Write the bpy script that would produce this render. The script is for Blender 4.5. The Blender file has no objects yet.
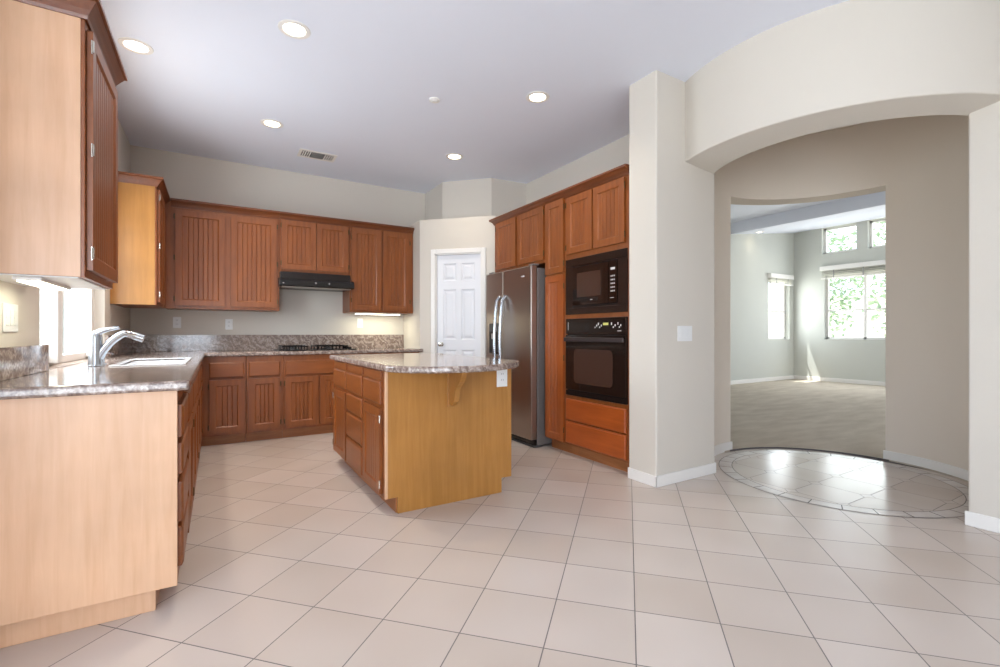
import bpy, bmesh, math, random
from mathutils import Vector, Matrix
random.seed(7)
PI = math.pi
sc = bpy.context.scene
COL = sc.collection

# ------------------------------------------------------------------ camera
cam_d = bpy.data.cameras.new('camera')
cam_d.sensor_fit = 'HORIZONTAL'; cam_d.sensor_width = 36.0
cam_d.lens = 36.0 * 468 / 1000
cam_d.clip_start = 0.02; cam_d.clip_end = 300
cam = bpy.data.objects.new('camera', cam_d); COL.objects.link(cam)
cam.location = (0, 0, 1.10)
cam.rotation_euler = (PI / 2, 0, -0.545)
sc.camera = cam

# ------------------------------------------------------------------ light / exposure
sc.view_settings.view_transform = 'Standard'
sc.view_settings.look = 'None'
sc.view_settings.gamma = 1
sc.view_settings.use_curve_mapping = False
sc.view_settings.exposure = 0.20
sc.cycles.use_denoising = True
sc.cycles.max_bounces = 8
sc.cycles.diffuse_bounces = 5
sc.cycles.glossy_bounces = 4
sc.cycles.transparent_max_bounces = 12
sc.cycles.caustics_reflective = False
sc.cycles.caustics_refractive = False
sc.cycles.sample_clamp_indirect = 4.0

world = bpy.data.worlds.new('sky'); sc.world = world
world.use_nodes = True
wn = world.node_tree.nodes; wl = world.node_tree.links
wn['Background'].inputs['Color'].default_value = (0.84, 0.92, 1.0, 1)
wn['Background'].inputs['Strength'].default_value = 2.6

def aim(o, d):
    o.rotation_euler = Vector(d).to_track_quat('-Z', 'Y').to_euler()

sd = bpy.data.lights.new('sun', 'SUN'); sd.energy = 11.0; sd.angle = 0.009; sd.color = (1, .96, .9)
sun = bpy.data.objects.new('sun', sd); COL.objects.link(sun)
sun.location = (-6, 14, 30)
aim(sun, (1, -1.6, -4.8))

def area(name, loc, d, sx, sy, power, color=(1, 1, 1), spread=PI):
    l = bpy.data.lights.new(name, 'AREA'); l.shape = 'RECTANGLE'
    l.size = sx; l.size_y = sy; l.energy = power; l.color = color; l.spread = spread
    o = bpy.data.objects.new(name, l); COL.objects.link(o)
    o.location = loc; aim(o, d)
    return o
# daylight coming in through the room's windows (each lamp fills a real window opening)
area('daylight_patio_door', (-2.56, -0.6, 1.10), (1, 0.2, 0.05), 3.5, 2.0, 46, (0.72, 0.84, 1.0))
area('daylight_rear_window', (-1.2, -2.93, 1.25), (0.1, 1, 0.05), 2.2, 1.9, 98, (0.78, 0.87, 1.0))
area('daylight_sink_window', (-0.93, 3.88, 1.55), (1, 0, -0.1), 1.4, 1.1, 40, (0.85, 0.93, 1.0))
area('daylight_living_window', (11.75, 3.9, 1.75), (-1, 0, -0.05), 2.7, 1.5, 34, (0.92, 0.96, 1.0))
area('daylight_living_side_window', (11.2, 5.90, 1.65), (0, -1, 0), 0.85, 1.3, 14, (0.92, 0.98, 1.0))
area('daylight_living_rear_window', (8.0, -2.9, 1.7), (0, 1, 0), 4.0, 2.2, 50, (0.94, 0.97, 1.0))

# ------------------------------------------------------------------ materials
MATS = {}
def newmat(name):
    m = bpy.data.materials.new(name); m.use_nodes = True
    MATS[name] = m
    nt = m.node_tree
    return m, nt, nt.nodes, nt.links, nt.nodes['Principled BSDF']

def srgb(r, g, b):
    f = lambda v: (v / 255 / 12.92) if v / 255 <= 0.04045 else ((v / 255 + 0.055) / 1.055) ** 2.4
    return (f(r), f(g), f(b), 1)

def plain(name, col, rough=.5, metal=0, spec=.5, bump=0, bscale=200, coat=0, var=0.03):
    m, nt, n, l, b = newmat(name)
    b.inputs['Roughness'].default_value = rough
    b.inputs['Metallic'].default_value = metal
    b.inputs['Specular IOR Level'].default_value = spec
    b.inputs['Coat Weight'].default_value = coat
    tc = n.new('ShaderNodeTexCoord')
    no = n.new('ShaderNodeTexNoise'); no.inputs['Scale'].default_value = 3
    l.new(tc.outputs['Object'], no.inputs['Vector'])
    mx = n.new('ShaderNodeMix'); mx.data_type = 'RGBA'
    c2 = tuple(min(1, c * (1 + var)) for c in col[:3]) + (1,)
    c1 = tuple(c * (1 - var) for c in col[:3]) + (1,)
    mx.inputs['A'].default_value = c1; mx.inputs['B'].default_value = c2
    l.new(no.outputs['Fac'], mx.inputs['Factor'])
    l.new(mx.outputs['Result'], b.inputs['Base Color'])
    if bump:
        n2 = n.new('ShaderNodeTexNoise'); n2.inputs['Scale'].default_value = bscale; n2.inputs['Detail'].default_value = 3
        l.new(tc.outputs['Object'], n2.inputs['Vector'])
        bp = n.new('ShaderNodeBump'); bp.inputs['Strength'].default_value = bump; bp.inputs['Distance'].default_value = .004
        l.new(n2.outputs['Fac'], bp.inputs['Height']); l.new(bp.outputs['Normal'], b.inputs['Normal'])
    return m

def emis(name, col, strength):
    m, nt, n, l, b = newmat(name)
    b.inputs['Base Color'].default_value = col
    b.inputs['Emission Color'].default_value = col
    b.inputs['Emission Strength'].default_value = strength
    return m

def wood(name, c1, c2, c3, axis='Z', rough=.38):
    m, nt, n, l, b = newmat(name)
    tc = n.new('ShaderNodeTexCoord'); mp = n.new('ShaderNodeMapping')
    s = {'Z': (34, 34, 2.2), 'X': (2.2, 34, 34)}[axis]
    mp.inputs['Scale'].default_value = s
    l.new(tc.outputs['Object'], mp.inputs['Vector'])
    no = n.new('ShaderNodeTexNoise'); no.inputs['Scale'].default_value = 1.0; no.inputs['Detail'].default_value = 6
    no.inputs['Roughness'].default_value = .62; no.inputs['Distortion'].default_value = .5
    l.new(mp.outputs['Vector'], no.inputs['Vector'])
    cr = n.new('ShaderNodeValToRGB')
    e = cr.color_ramp.elements
    e[0].position = .30; e[0].color = c1
    e[1].position = .72; e[1].color = c3
    k = cr.color_ramp.elements.new(.5); k.color = c2
    l.new(no.outputs['Fac'], cr.inputs['Fac'])
    # slow blotches of stain
    n2 = n.new('ShaderNodeTexNoise'); n2.inputs['Scale'].default_value = 3.2; n2.inputs['Detail'].default_value = 3
    l.new(tc.outputs['Object'], n2.inputs['Vector'])
    mr = n.new('ShaderNodeMapRange'); mr.inputs['From Min'].default_value = .3; mr.inputs['From Max'].default_value = .7
    mr.inputs['To Min'].default_value = .90; mr.inputs['To Max'].default_value = 1.08
    l.new(n2.outputs['Fac'], mr.inputs['Value'])
    mx = n.new('ShaderNodeVectorMath'); mx.operation = 'SCALE'
    l.new(cr.outputs['Color'], mx.inputs[0]); l.new(mr.outputs['Result'], mx.inputs['Scale'])
    l.new(mx.outputs['Vector'], b.inputs['Base Color'])
    b.inputs['Roughness'].default_value = rough
    b.inputs['Coat Weight'].default_value = .15; b.inputs['Coat Roughness'].default_value = .25
    bp = n.new('ShaderNodeBump'); bp.inputs['Strength'].default_value = .08; bp.inputs['Distance'].default_value = .002
    l.new(no.outputs['Fac'], bp.inputs['Height']); l.new(bp.outputs['Normal'], b.inputs['Normal'])
    return m

W = wood('stained_wood', srgb(124, 66, 26), srgb(137, 75, 31), srgb(148, 84, 37))
WX = wood('stained_wood_horizontal', srgb(124, 66, 26), srgb(137, 75, 31), srgb(148, 84, 37), 'X')
WC = wood('dark_stained_molding', srgb(106, 54, 22), srgb(116, 60, 26), srgb(126, 68, 30), 'X')
WO = wood('reddish_stained_wood', srgb(150, 68, 20), srgb(162, 76, 25), srgb(172, 84, 31), 'X')
WOV = wood('reddish_stained_door', srgb(142, 68, 24), srgb(154, 78, 30), srgb(165, 87, 36))
WP = wood('golden_veneer', srgb(166, 113, 50), srgb(174, 120, 56), srgb(182, 128, 64))
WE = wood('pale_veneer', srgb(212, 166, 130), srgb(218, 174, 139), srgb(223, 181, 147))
WD = wood('toe_kick_wood', srgb(150, 92, 50), srgb(165, 104, 60), srgb(176, 116, 70), 'X')
HINGE = plain('aged_brass', srgb(90, 72, 48), .35, .9)
NICKEL = plain('brushed_nickel', srgb(205, 200, 190), .25, 1)
STEEL = plain('stainless_steel', srgb(170, 158, 148), .30, 1, bump=.02, bscale=400)
FR_SIDE = plain('fridge_side_grey', srgb(128, 122, 120), .45, .3)
CHROME = plain('satin_chrome', srgb(188, 194, 202), .26, 1)
BLACK = plain('black_enamel', srgb(22, 18, 18), .25, 0, .5)
BROWN = plain('dark_brown_enamel', srgb(38, 24, 18), .22, 0, .5)
GLASSB = plain('dark_oven_glass', srgb(30, 20, 16), .06, 0, .6)
GLASSW = plain('smoked_window_glass', srgb(66, 46, 38), .08, 0, .6)
SILVER = plain('pale_print', srgb(210, 205, 205), .4)
PLASTIC = plain('white_plastic', srgb(236, 236, 236), .35)
SLOT = plain('slot_grey', srgb(70, 70, 72), .5)
WHITE = plain('white_trim_paint', srgb(240, 237, 233), .35)
DOORW = plain('white_door_paint', srgb(232, 233, 238), .4)
WALL = plain('wall_paint', srgb(215, 208, 198), .75, bump=.12, bscale=120, var=.012)
WALLR = plain('wall_paint_brightened', srgb(232, 221, 208), .75, bump=.12, bscale=120, var=.012)  # same beige wall paint, lightened to stand in for light from the living room
WALLL = plain('living_paint', srgb(204, 205, 198), .75, bump=.12, bscale=120, var=.012)
CEIL = plain('ceiling_paint', srgb(234, 238, 250), .8, bump=.15, bscale=140, var=.01)
WMELA = plain('white_melamine', srgb(240, 240, 240), .4)
SINK = plain('white_sink_enamel', srgb(240, 240, 242), .12)
LAMP = emis('lamp_lens', (1, .86, .60, 1), 9)
LAMPP = emis('lamp_lens_pink', (1, .80, .72, 1), 9)
TUBE = emis('cabinet_tube', (1, .98, .80, 1), 9)
LEDG = emis('clock_digits', (.45, .42, .12, 1), .25)
TAPE = plain('tape_grey', srgb(165, 165, 162), .6)
BLIND = plain('blind_fabric', srgb(222, 220, 210), .6)
LEAF = plain('sunlit_pale_leaves', srgb(158, 178, 148), .6, var=.3)  # leaf green paled so the colour carries the strong sunlight
BARK = plain('bark', srgb(120, 100, 84), .8, var=.2)
STUCCO = plain('pale_stucco', srgb(230, 222, 214), .9, bump=.3, bscale=60)
GRASS = plain('garden_gravel', srgb(214, 210, 200), .9, var=.2)

def mnode(n, l, op, a, b=None, c=None):
    x = n.new('ShaderNodeMath'); x.operation = op
    for i, v in enumerate((a, b, c)):
        if v is None: continue
        if isinstance(v, (int, float)): x.inputs[i].default_value = v
        else: l.new(v, x.inputs[i])
    return x.outputs[0]

def tile_material(name, ang, size, off, octagon=False):
    m, nt, n, l, b = newmat(name)
    tc = n.new('ShaderNodeTexCoord')
    sub = n.new('ShaderNodeVectorMath'); sub.operation = 'SUBTRACT'; sub.inputs[1].default_value = (off[0], off[1], 0)
    l.new(tc.outputs['Object'], sub.inputs[0])
    ro = n.new('ShaderNodeVectorRotate'); ro.rotation_type = 'Z_AXIS'; ro.inputs['Angle'].default_value = -ang
    l.new(sub.outputs[0], ro.inputs['Vector'])
    sca = n.new('ShaderNodeVectorMath'); sca.operation = 'SCALE'; sca.inputs['Scale'].default_value = 1 / size
    l.new(ro.outputs[0], sca.inputs[0])
    sep = n.new('ShaderNodeSeparateXYZ'); l.new(sca.outputs[0], sep.inputs[0])
    x, y = sep.outputs['X'], sep.outputs['Y']
    fx = mnode(n, l, 'ABSOLUTE', mnode(n, l, 'SUBTRACT', x, mnode(n, l, 'ROUND', x)))
    fy = mnode(n, l, 'ABSOLUTE', mnode(n, l, 'SUBTRACT', y, mnode(n, l, 'ROUND', y)))
    g = .0022 / size
    if octagon:
        s_ = mnode(n, l, 'ADD', fx, fy)
        r_ = .145
        indot = mnode(n, l, 'LESS_THAN', s_, r_)
        dotline = mnode(n, l, 'LESS_THAN', mnode(n, l, 'ABSOLUTE', mnode(n, l, 'SUBTRACT', s_, r_)), g * 1.3)
        line = mnode(n, l, 'LESS_THAN', mnode(n, l, 'MINIMUM', fx, fy), g)
        line = mnode(n, l, 'MULTIPLY', line, mnode(n, l, 'SUBTRACT', 1, indot))
        grout = mnode(n, l, 'MAXIMUM', line, dotline)
    else:
        grout = mnode(n, l, 'LESS_THAN', mnode(n, l, 'MINIMUM', fx, fy), g)
    fl = n.new('ShaderNodeVectorMath'); fl.operation = 'FLOOR'; l.new(sca.outputs[0], fl.inputs[0])
    wnz = n.new('ShaderNodeTexWhiteNoise'); wnz.noise_dimensions = '2D'; l.new(fl.outputs[0], wnz.inputs['Vector'])
    no = n.new('ShaderNodeTexNoise'); no.inputs['Scale'].default_value = 3.2; no.inputs['Detail'].default_value = 0
    no.inputs['Roughness'].default_value = .5
    l.new(tc.outputs['Object'], no.inputs['Vector'])
    v = mnode(n, l, 'ADD', mnode(n, l, 'MULTIPLY', wnz.outputs['Value'], .55), mnode(n, l, 'MULTIPLY', no.outputs['Fac'], .45))
    cr = n.new('ShaderNodeValToRGB'); e = cr.color_ramp.elements
    e[0].position = .10; e[0].color = srgb(196, 182, 171)
    e[1].position = .95; e[1].color = srgb(214, 203, 196)
    l.new(v, cr.inputs['Fac'])
    mx = n.new('ShaderNodeMix'); mx.data_type = 'RGBA'
    l.new(grout, mx.inputs['Factor']); l.new(cr.outputs['Color'], mx.inputs['A']); mx.inputs['B'].default_value = srgb(112, 106, 104)
    l.new(mx.outputs['Result'], b.inputs['Base Color'])
    l.new(mnode(n, l, 'ADD', mnode(n, l, 'MULTIPLY', grout, .4), .20), b.inputs['Roughness'])
    bp = n.new('ShaderNodeBump'); bp.inputs['Strength'].default_value = .3; bp.inputs['Distance'].default_value = .002
    l.new(mnode(n, l, 'SUBTRACT', 1, grout), bp.inputs['Height'])
    l.new(bp.outputs['Normal'], b.inputs['Normal'])
    return m
TILE = tile_material('floor_tile', -0.8117, .3117, (0.990, 1.7615))
CC = (4.07, 1.74)
OCT = tile_material('octagon_tile', 0, .3245, (4.085, 1.74), True)

def polar_tile(name, n_seg):
    m, nt, n, l, b = newmat(name)
    tc = n.new('ShaderNodeTexCoord')
    sep = n.new('ShaderNodeSeparateXYZ'); l.new(tc.outputs['Object'], sep.inputs[0])
    at = mnode(n, l, 'ARCTAN2', mnode(n, l, 'SUBTRACT', sep.outputs['Y'], CC[1]), mnode(n, l, 'SUBTRACT', sep.outputs['X'], CC[0]))
    k = mnode(n, l, 'MULTIPLY', at, n_seg / (2 * PI))
    fr = mnode(n, l, 'ABSOLUTE', mnode(n, l, 'SUBTRACT', k, mnode(n, l, 'ROUND', k)))
    grout = mnode(n, l, 'LESS_THAN', fr, .0035 / .75 * n_seg / (2 * PI))
    no = n.new('ShaderNodeTexNoise'); no.inputs['Scale'].default_value = 7; no.inputs['Detail'].default_value = 5
    l.new(tc.outputs['Object'], no.inputs['Vector'])
    cr = n.new('ShaderNodeValToRGB'); e = cr.color_ramp.elements
    e[0].position = .3; e[0].color = srgb(198, 188, 181); e[1].position = .7; e[1].color = srgb(214, 207, 203)
    l.new(no.outputs['Fac'], cr.inputs['Fac'])
    mx = n.new('ShaderNodeMix'); mx.data_type = 'RGBA'
    l.new(grout, mx.inputs['Factor']); l.new(cr.outputs['Color'], mx.inputs['A']); mx.inputs['B'].default_value = srgb(112, 106, 104)
    l.new(mx.outputs['Result'], b.inputs['Base Color']); b.inputs['Roughness'].default_value = .25
    return m
RINGT = polar_tile('ring_tile', 28)
GROUT = plain('dark_grout', srgb(96, 90, 90), .8)

def carpet_mat():
    m, nt, n, l, b = newmat('beige_carpet')
    tc = n.new('ShaderNodeTexCoord')
    no = n.new('ShaderNodeTexNoise'); no.inputs['Scale'].default_value = 160; no.inputs['Detail'].default_value = 2
    mp = n.new('ShaderNodeMapping'); mp.inputs['Scale'].default_value = (1.2, 3.5, 1); mp.inputs['Rotation'].default_value = (0, 0, .5)
    n2 = n.new('ShaderNodeTexNoise'); n2.inputs['Scale'].default_value = 1.6; n2.inputs['Detail'].default_value = 5
    l.new(tc.outputs['Object'], no.inputs['Vector']); l.new(tc.outputs['Object'], mp.inputs['Vector']); l.new(mp.outputs[0], n2.inputs['Vector'])
    v = mnode(n, l, 'ADD', mnode(n, l, 'MULTIPLY', no.outputs['Fac'], .35), mnode(n, l, 'MULTIPLY', n2.outputs['Fac'], .8))
    cr = n.new('ShaderNodeValToRGB'); e = cr.color_ramp.elements
    e[0].position = .40; e[0].color = srgb(186, 173, 157); e[1].position = .75; e[1].color = srgb(208, 197, 182)
    l.new(v, cr.inputs['Fac']); l.new(cr.outputs['Color'], b.inputs['Base Color'])
    b.inputs['Roughness'].default_value = .95; b.inputs['Specular IOR Level'].default_value = .1
    bp = n.new('ShaderNodeBump'); bp.inputs['Strength'].default_value = .6; bp.inputs['Distance'].default_value = .01
    l.new(no.outputs['Fac'], bp.inputs['Height']); l.new(bp.outputs['Normal'], b.inputs['Normal'])
    return m
CARPET = carpet_mat()

def granite():
    m, nt, n, l, b = newmat('polished_granite')
    tc = n.new('ShaderNodeTexCoord')
    mp = n.new('ShaderNodeMapping'); mp.inputs['Scale'].default_value = (1, 1, 1); mp.inputs['Rotation'].default_value = (.6, .5, .7)
    l.new(tc.outputs['Object'], mp.inputs['Vector'])
    wv = n.new('ShaderNodeTexWave'); wv.inputs['Scale'].default_value = 5.0; wv.inputs['Distortion'].default_value = 16
    wv.inputs['Detail'].default_value = 4; wv.inputs['Detail Scale'].default_value = 1.6; wv.inputs['Detail Roughness'].default_value = .65
    l.new(mp.outputs[0], wv.inputs['Vector'])
    no = n.new('ShaderNodeTexNoise'); no.inputs['Scale'].default_value = 85; no.inputs['Detail'].default_value = 5; no.inputs['Roughness'].default_value = .7
    l.new(tc.outputs['Object'], no.inputs['Vector'])
    v = mnode(n, l, 'ADD', mnode(n, l, 'MULTIPLY', wv.outputs['Fac'], .26), mnode(n, l, 'MULTIPLY', no.outputs['Fac'], .88))
    cr = n.new('ShaderNodeValToRGB'); e = cr.color_ramp.elements
    e[0].position = .25; e[0].color = srgb(92, 78, 72)
    e[1].position = .86; e[1].color = srgb(204, 192, 184)
    for p, c in ((.42, srgb(124, 106, 98)), (.55, srgb(145, 127, 118)), (.68, srgb(166, 150, 141))):
        k = e.new(p); k.color = c
    l.new(v, cr.inputs['Fac']); l.new(cr.outputs['Color'], b.inputs['Base Color'])
    b.inputs['Roughness'].default_value = .10
    b.inputs['Specular IOR Level'].default_value = .6
    return m
GRAN = granite()

def pane_mat():
    m, nt, n, l, b = newmat('window_glass')
    out = n['Material Output']
    tr = n.new('ShaderNodeBsdfTransparent'); tr.inputs['Color'].default_value = (.94, .97, .98, 1)
    gl = n.new('ShaderNodeBsdfGlossy'); gl.inputs['Roughness'].default_value = .02
    lw_ = n.new('ShaderNodeLayerWeight'); lw_.inputs['Blend'].default_value = .5
    fac = mnode(n, l, 'ADD', .03, mnode(n, l, 'MULTIPLY', mnode(n, l, 'POWER', lw_.outputs['Facing'], 5), .5))
    mx = n.new('ShaderNodeMixShader')
    l.new(fac, mx.inputs[0]); l.new(tr.outputs[0], mx.inputs[1]); l.new(gl.outputs[0], mx.inputs[2])
    l.new(mx.outputs[0], out.inputs['Surface'])
    n.remove(b)
    return m
PANE = pane_mat()

# ------------------------------------------------------------------ mesh helpers
class MB:
    """collects simple shapes into one mesh"""
    def __init__(s): s.bm = bmesh.new()
    def box(s, x0, y0, z0, x1, y1, z1):
        if x0 > x1: x0, x1 = x1, x0
        if y0 > y1: y0, y1 = y1, y0
        if z0 > z1: z0, z1 = z1, z0
        v = [s.bm.verts.new(p) for p in ((x0, y0, z0), (x1, y0, z0), (x1, y1, z0), (x0, y1, z0), (x0, y0, z1), (x1, y0, z1), (x1, y1, z1), (x0, y1, z1))]
        for f in ((0, 3, 2, 1), (4, 5, 6, 7), (0, 1, 5, 4), (1, 2, 6, 5), (2, 3, 7, 6), (3, 0, 4, 7)):
            s.bm.faces.new([v[i] for i in f])
        return s
    def prism(s, pts, z0, z1, axis='z'):
        """polygon (2-D points) extruded along an axis"""
        def P(a, b, h):
            return {'z': (a, b, h), 'y': (a, h, b), 'x': (h, a, b)}[axis]
        lo = [s.bm.verts.new(P(a, b, z0)) for a, b in pts]
        hi = [s.bm.verts.new(P(a, b, z1)) for a, b in pts]
        n = len(pts)
        s.bm.faces.new(lo[::-1]); s.bm.faces.new(hi)
        for i in range(n):
            s.bm.faces.new((lo[i], lo[(i + 1) % n], hi[(i + 1) % n], hi[i]))
        return s
    def cyl(s, c, r, h, axis='z', seg=20, r2=None):
        r2 = r if r2 is None else r2
        def P(a, b, k):
            return {'z': (c[0] + a, c[1] + b, c[2] + k), 'y': (c[0] + a, c[1] + k, c[2] + b), 'x': (c[0] + k, c[1] + a, c[2] + b)}[axis]
        lo = [s.bm.verts.new(P(r * math.cos(2 * PI * i / seg), r * math.sin(2 * PI * i / seg), 0)) for i in range(seg)]
        hi = [s.bm.verts.new(P(r2 * math.cos(2 * PI * i / seg), r2 * math.sin(2 * PI * i / seg), h)) for i in range(seg)]
        s.bm.faces.new(lo[::-1]); s.bm.faces.new(hi)
        for i in range(seg):
            s.bm.faces.new((lo[i], lo[(i + 1) % seg], hi[(i + 1) % seg], hi[i]))
        return s
    def lathe(s, prof, c=(0, 0, 0), seg=28):
        """profile of (radius, z) pairs turned round the z axis"""
        rings = []
        for r, z in prof:
            rings.append([s.bm.verts.new((c[0] + r * math.cos(2 * PI * i / seg), c[1] + r * math.sin(2 * PI * i / seg), c[2] + z)) for i in range(seg)])
        for a, b in zip(rings, rings[1:]):
            for i in range(seg):
                s.bm.faces.new((a[i], a[(i + 1) % seg], b[(i + 1) % seg], b[i]))
        return s
    def tube(s, pts, radii, seg=14):
        rings = []
        n = len(pts)
        pts = [Vector(p) for p in pts]
        up = Vector((0, 0, 1))
        prev = None
        for i, p in enumerate(pts):
            t = (pts[min(i + 1, n - 1)] - pts[max(i - 1, 0)]).normalized()
            if prev is None:
                a = t.cross(up)
                if a.length < .1: a = t.cross(Vector((0, 1, 0)))
                a.normalize()
            else:
                a = (prev - t * prev.dot(t)).normalized()
            prev = a
            b = t.cross(a)
            r = radii[i] if isinstance(radii, (list, tuple)) else radii
            rings.append([s.bm.verts.new(p + (a * math.cos(2 * PI * k / seg) + b * math.sin(2 * PI * k / seg)) * r) for k in range(seg)])
        for a, b in zip(rings, rings[1:]):
            for i in range(seg):
                s.bm.faces.new((a[i], a[(i + 1) % seg], b[(i + 1) % seg], b[i]))
        s.bm.faces.new(rings[0][::-1]); s.bm.faces.new(rings[-1])
        return s
    def cells(s, xs, ys, inside, z0, z1):
        """slab over the grid cells for which inside(i, j) holds; shared faces inside are left out"""
        V = {}
        def v(i, j, k):
            if (i, j, k) not in V: V[(i, j, k)] = s.bm.verts.new((xs[i], ys[j], (z0, z1)[k]))
            return V[(i, j, k)]
        nx, ny = len(xs) - 1, len(ys) - 1
        ins = lambda i, j: 0 <= i < nx and 0 <= j < ny and inside(i, j)
        for i in range(nx):
            for j in range(ny):
                if not ins(i, j): continue
                s.bm.faces.new((v(i, j, 1), v(i + 1, j, 1), v(i + 1, j + 1, 1), v(i, j + 1, 1)))
                s.bm.faces.new((v(i, j, 0), v(i, j + 1, 0), v(i + 1, j + 1, 0), v(i + 1, j, 0)))
                if not ins(i, j - 1): s.bm.faces.new((v(i, j, 0), v(i + 1, j, 0), v(i + 1, j, 1), v(i, j, 1)))
                if not ins(i + 1, j): s.bm.faces.new((v(i + 1, j, 0), v(i + 1, j + 1, 0), v(i + 1, j + 1, 1), v(i + 1, j, 1)))
                if not ins(i, j + 1): s.bm.faces.new((v(i + 1, j + 1, 0), v(i, j + 1, 0), v(i, j + 1, 1), v(i + 1, j + 1, 1)))
                if not ins(i - 1, j): s.bm.faces.new((v(i, j + 1, 0), v(i, j, 0), v(i, j, 1), v(i, j + 1, 1)))
        return s
    def ring(s, c, r0, r1, a0, a1, z0, z1, seg=64):
        """arc-shaped wall, angles in degrees"""
        full = abs(a1 - a0) >= 359.9
        q = []
        for i in range(seg + (0 if full else 1)):
            a = math.radians(a0 + (a1 - a0) * i / seg)
            ca, sa = math.cos(a), math.sin(a)
            q.append([s.bm.verts.new((c[0] + r * ca, c[1] + r * sa, z)) for r, z in ((r0, z0), (r1, z0), (r1, z1), (r0, z1))])
        m = len(q)
        for i in range(m if full else m - 1):
            A, B = q[i], q[(i + 1) % m]
            for k in range(4):
                s.bm.faces.new((A[k], A[(k + 1) % 4], B[(k + 1) % 4], B[k]))
        if not full:
            s.bm.faces.new(q[0]); s.bm.faces.new(q[-1][::-1])
        return s
    def build(s, name, mat, parent=None, bevel=0, seg=2, smooth=False):
        bmesh.ops.recalc_face_normals(s.bm, faces=s.bm.faces[:])
        me = bpy.data.meshes.new(name); s.bm.to_mesh(me); s.bm.free()
        me.materials.append(mat)
        o = bpy.data.objects.new(name, me); COL.objects.link(o)
        if parent is not None: o.parent = parent
        if smooth:
            for p in me.polygons: p.use_smooth = True
            md = o.modifiers.new('es', 'EDGE_SPLIT'); md.split_angle = math.radians(35)
        if bevel:
            md = o.modifiers.new('bevel', 'BEVEL'); md.width = bevel; md.segments = seg; md.limit_method = 'ANGLE'
            md.angle_limit = math.radians(40); md.harden_normals = False
        return o

def empty(name, loc=(0, 0, 0), rz=0):
    o = bpy.data.objects.new(name, None); COL.objects.link(o)
    o.location = loc; o.rotation_euler = (0, 0, rz); o.empty_display_size = .1
    return o
def tag(o, label, cat, group=None, kind=None):
    if label: o['label'] = label
    if cat: o['category'] = cat
    if group: o['group'] = group
    if kind: o['kind'] = kind
    return o
def thing(name, label, cat, loc=(0, 0, 0), rz=0, group=None):
    return tag(empty(name, loc, rz), label, cat, group)
def struct(name, mb, mat, label, parent=None, bevel=0, **k):
    o = mb.build(name, mat, parent, bevel, **k)
    if parent is None: o['kind'] = 'structure'; o['label'] = label; o['category'] = name.split('_')[0]
    return o
def copy_tree(o, parent=None):
    c = o.copy(); COL.objects.link(c)
    if parent is not None: c.parent = parent
    for ch in list(o.children): copy_tree(ch, c)
    return c

# ------------------------------------------------------------------ room constants
CZ = 2.985
XL, YB, XR = -.735, 5.92, 3.34
HZ = 2.385          # soffit height of the round room's openings

# wall along X (at y=const) or along Y (at x=const) with rectangular holes
def holed_wall(mb, axis, c0, c1, u0, u1, z0, z1, holes):
    us = sorted(set([u0, u1] + [h[0] for h in holes] + [h[1] for h in holes]))
    zs = sorted(set([z0, z1] + [h[2] for h in holes] + [h[3] for h in holes]))
    inside = lambda i, j: not any(h[0] - 1e-6 <= us[i] and us[i + 1] <= h[1] + 1e-6 and h[2] - 1e-6 <= zs[j] and zs[j + 1] <= h[3] + 1e-6 for h in holes)
    t = MB().cells(us, zs, inside, c0, c1)
    # cells are built in (u, z, c); move them to the wall's axes
    for v in t.bm.verts:
        u, z, c = v.co
        v.co = (u, c, z) if axis == 'x' else (c, u, z)
    me = bpy.data.meshes.new('tmp'); t.bm.to_mesh(me); t.bm.free()
    mb.bm.from_mesh(me); bpy.data.meshes.remove(me)
    return mb

# floor
struct('floor', MB().box(-2.8, -3.2, -.05, 4.9, 6.0, 0), TILE, 'pale square ceramic tile floor laid on the diagonal')
# round inlay in the rotunda
inl = MB().lathe([(0, 0), (.710, 0)], seg=96)
for v in inl.bm.verts: v.co.x += CC[0]; v.co.y += CC[1]; v.co.z = .0022
o = inl.build('floor_inlay', OCT); o['kind'] = 'structure'; o['label'] = 'round inlay of octagon tiles with small diamond tiles in the round hall'
def flat_ring(r0, r1, z, mat, name, parent):
    t = MB().lathe([(r0, 0), (r1, 0)], seg=96)
    for v in t.bm.verts: v.co.x += CC[0]; v.co.y += CC[1]; v.co.z = z
    return t.build(name, mat, parent)
flat_ring(.716, .808, .0022, RINGT, 'tile_border', o)
flat_ring(.7105, .7155, .0020, GROUT, 'grout_line', o)
flat_ring(.8085, .8135, .0020, GROUT, 'grout_line', o)

# carpet
cb = MB()
angs = [i for i in range(-60, 96, 3)]
corner = math.degrees(math.atan2(5.97 - CC[1], 11.9 - CC[0]))
angs = sorted(angs + [corner])
pr_ = []
for a in angs:
    ca, sa = math.cos(math.radians(a)), math.sin(math.radians(a))
    t = 1e9
    if ca > 1e-6: t = min(t, (11.9 - CC[0]) / ca)
    if sa > 1e-6: t = min(t, (5.97 - CC[1]) / sa)
    if sa < -1e-6: t = min(t, (-3.1 - CC[1]) / sa)
    pr_.append([cb.bm.verts.new((CC[0] + r * ca, CC[1] + r * sa, z)) for r, z in ((.885, .001), (t, .001), (t, .012), (.885, .012))])
for A, B in zip(pr_, pr_[1:]):
    for k in range(4): cb.bm.faces.new((A[k], A[(k + 1) % 4], B[(k + 1) % 4], B[k]))
cb.bm.faces.new(pr_[0]); cb.bm.faces.new(pr_[-1][::-1])
o = struct('floor_carpet', cb, CARPET, 'beige carpet covering the living room floor')
for nm, r0, r1, z, mt in (('carpet_edge', .878, .888, .0125, GROUT),):
    MB().ring(CC, r0, r1, -2, 88, 0, .0125, 40).build('threshold_strip', mt, o)
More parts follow.
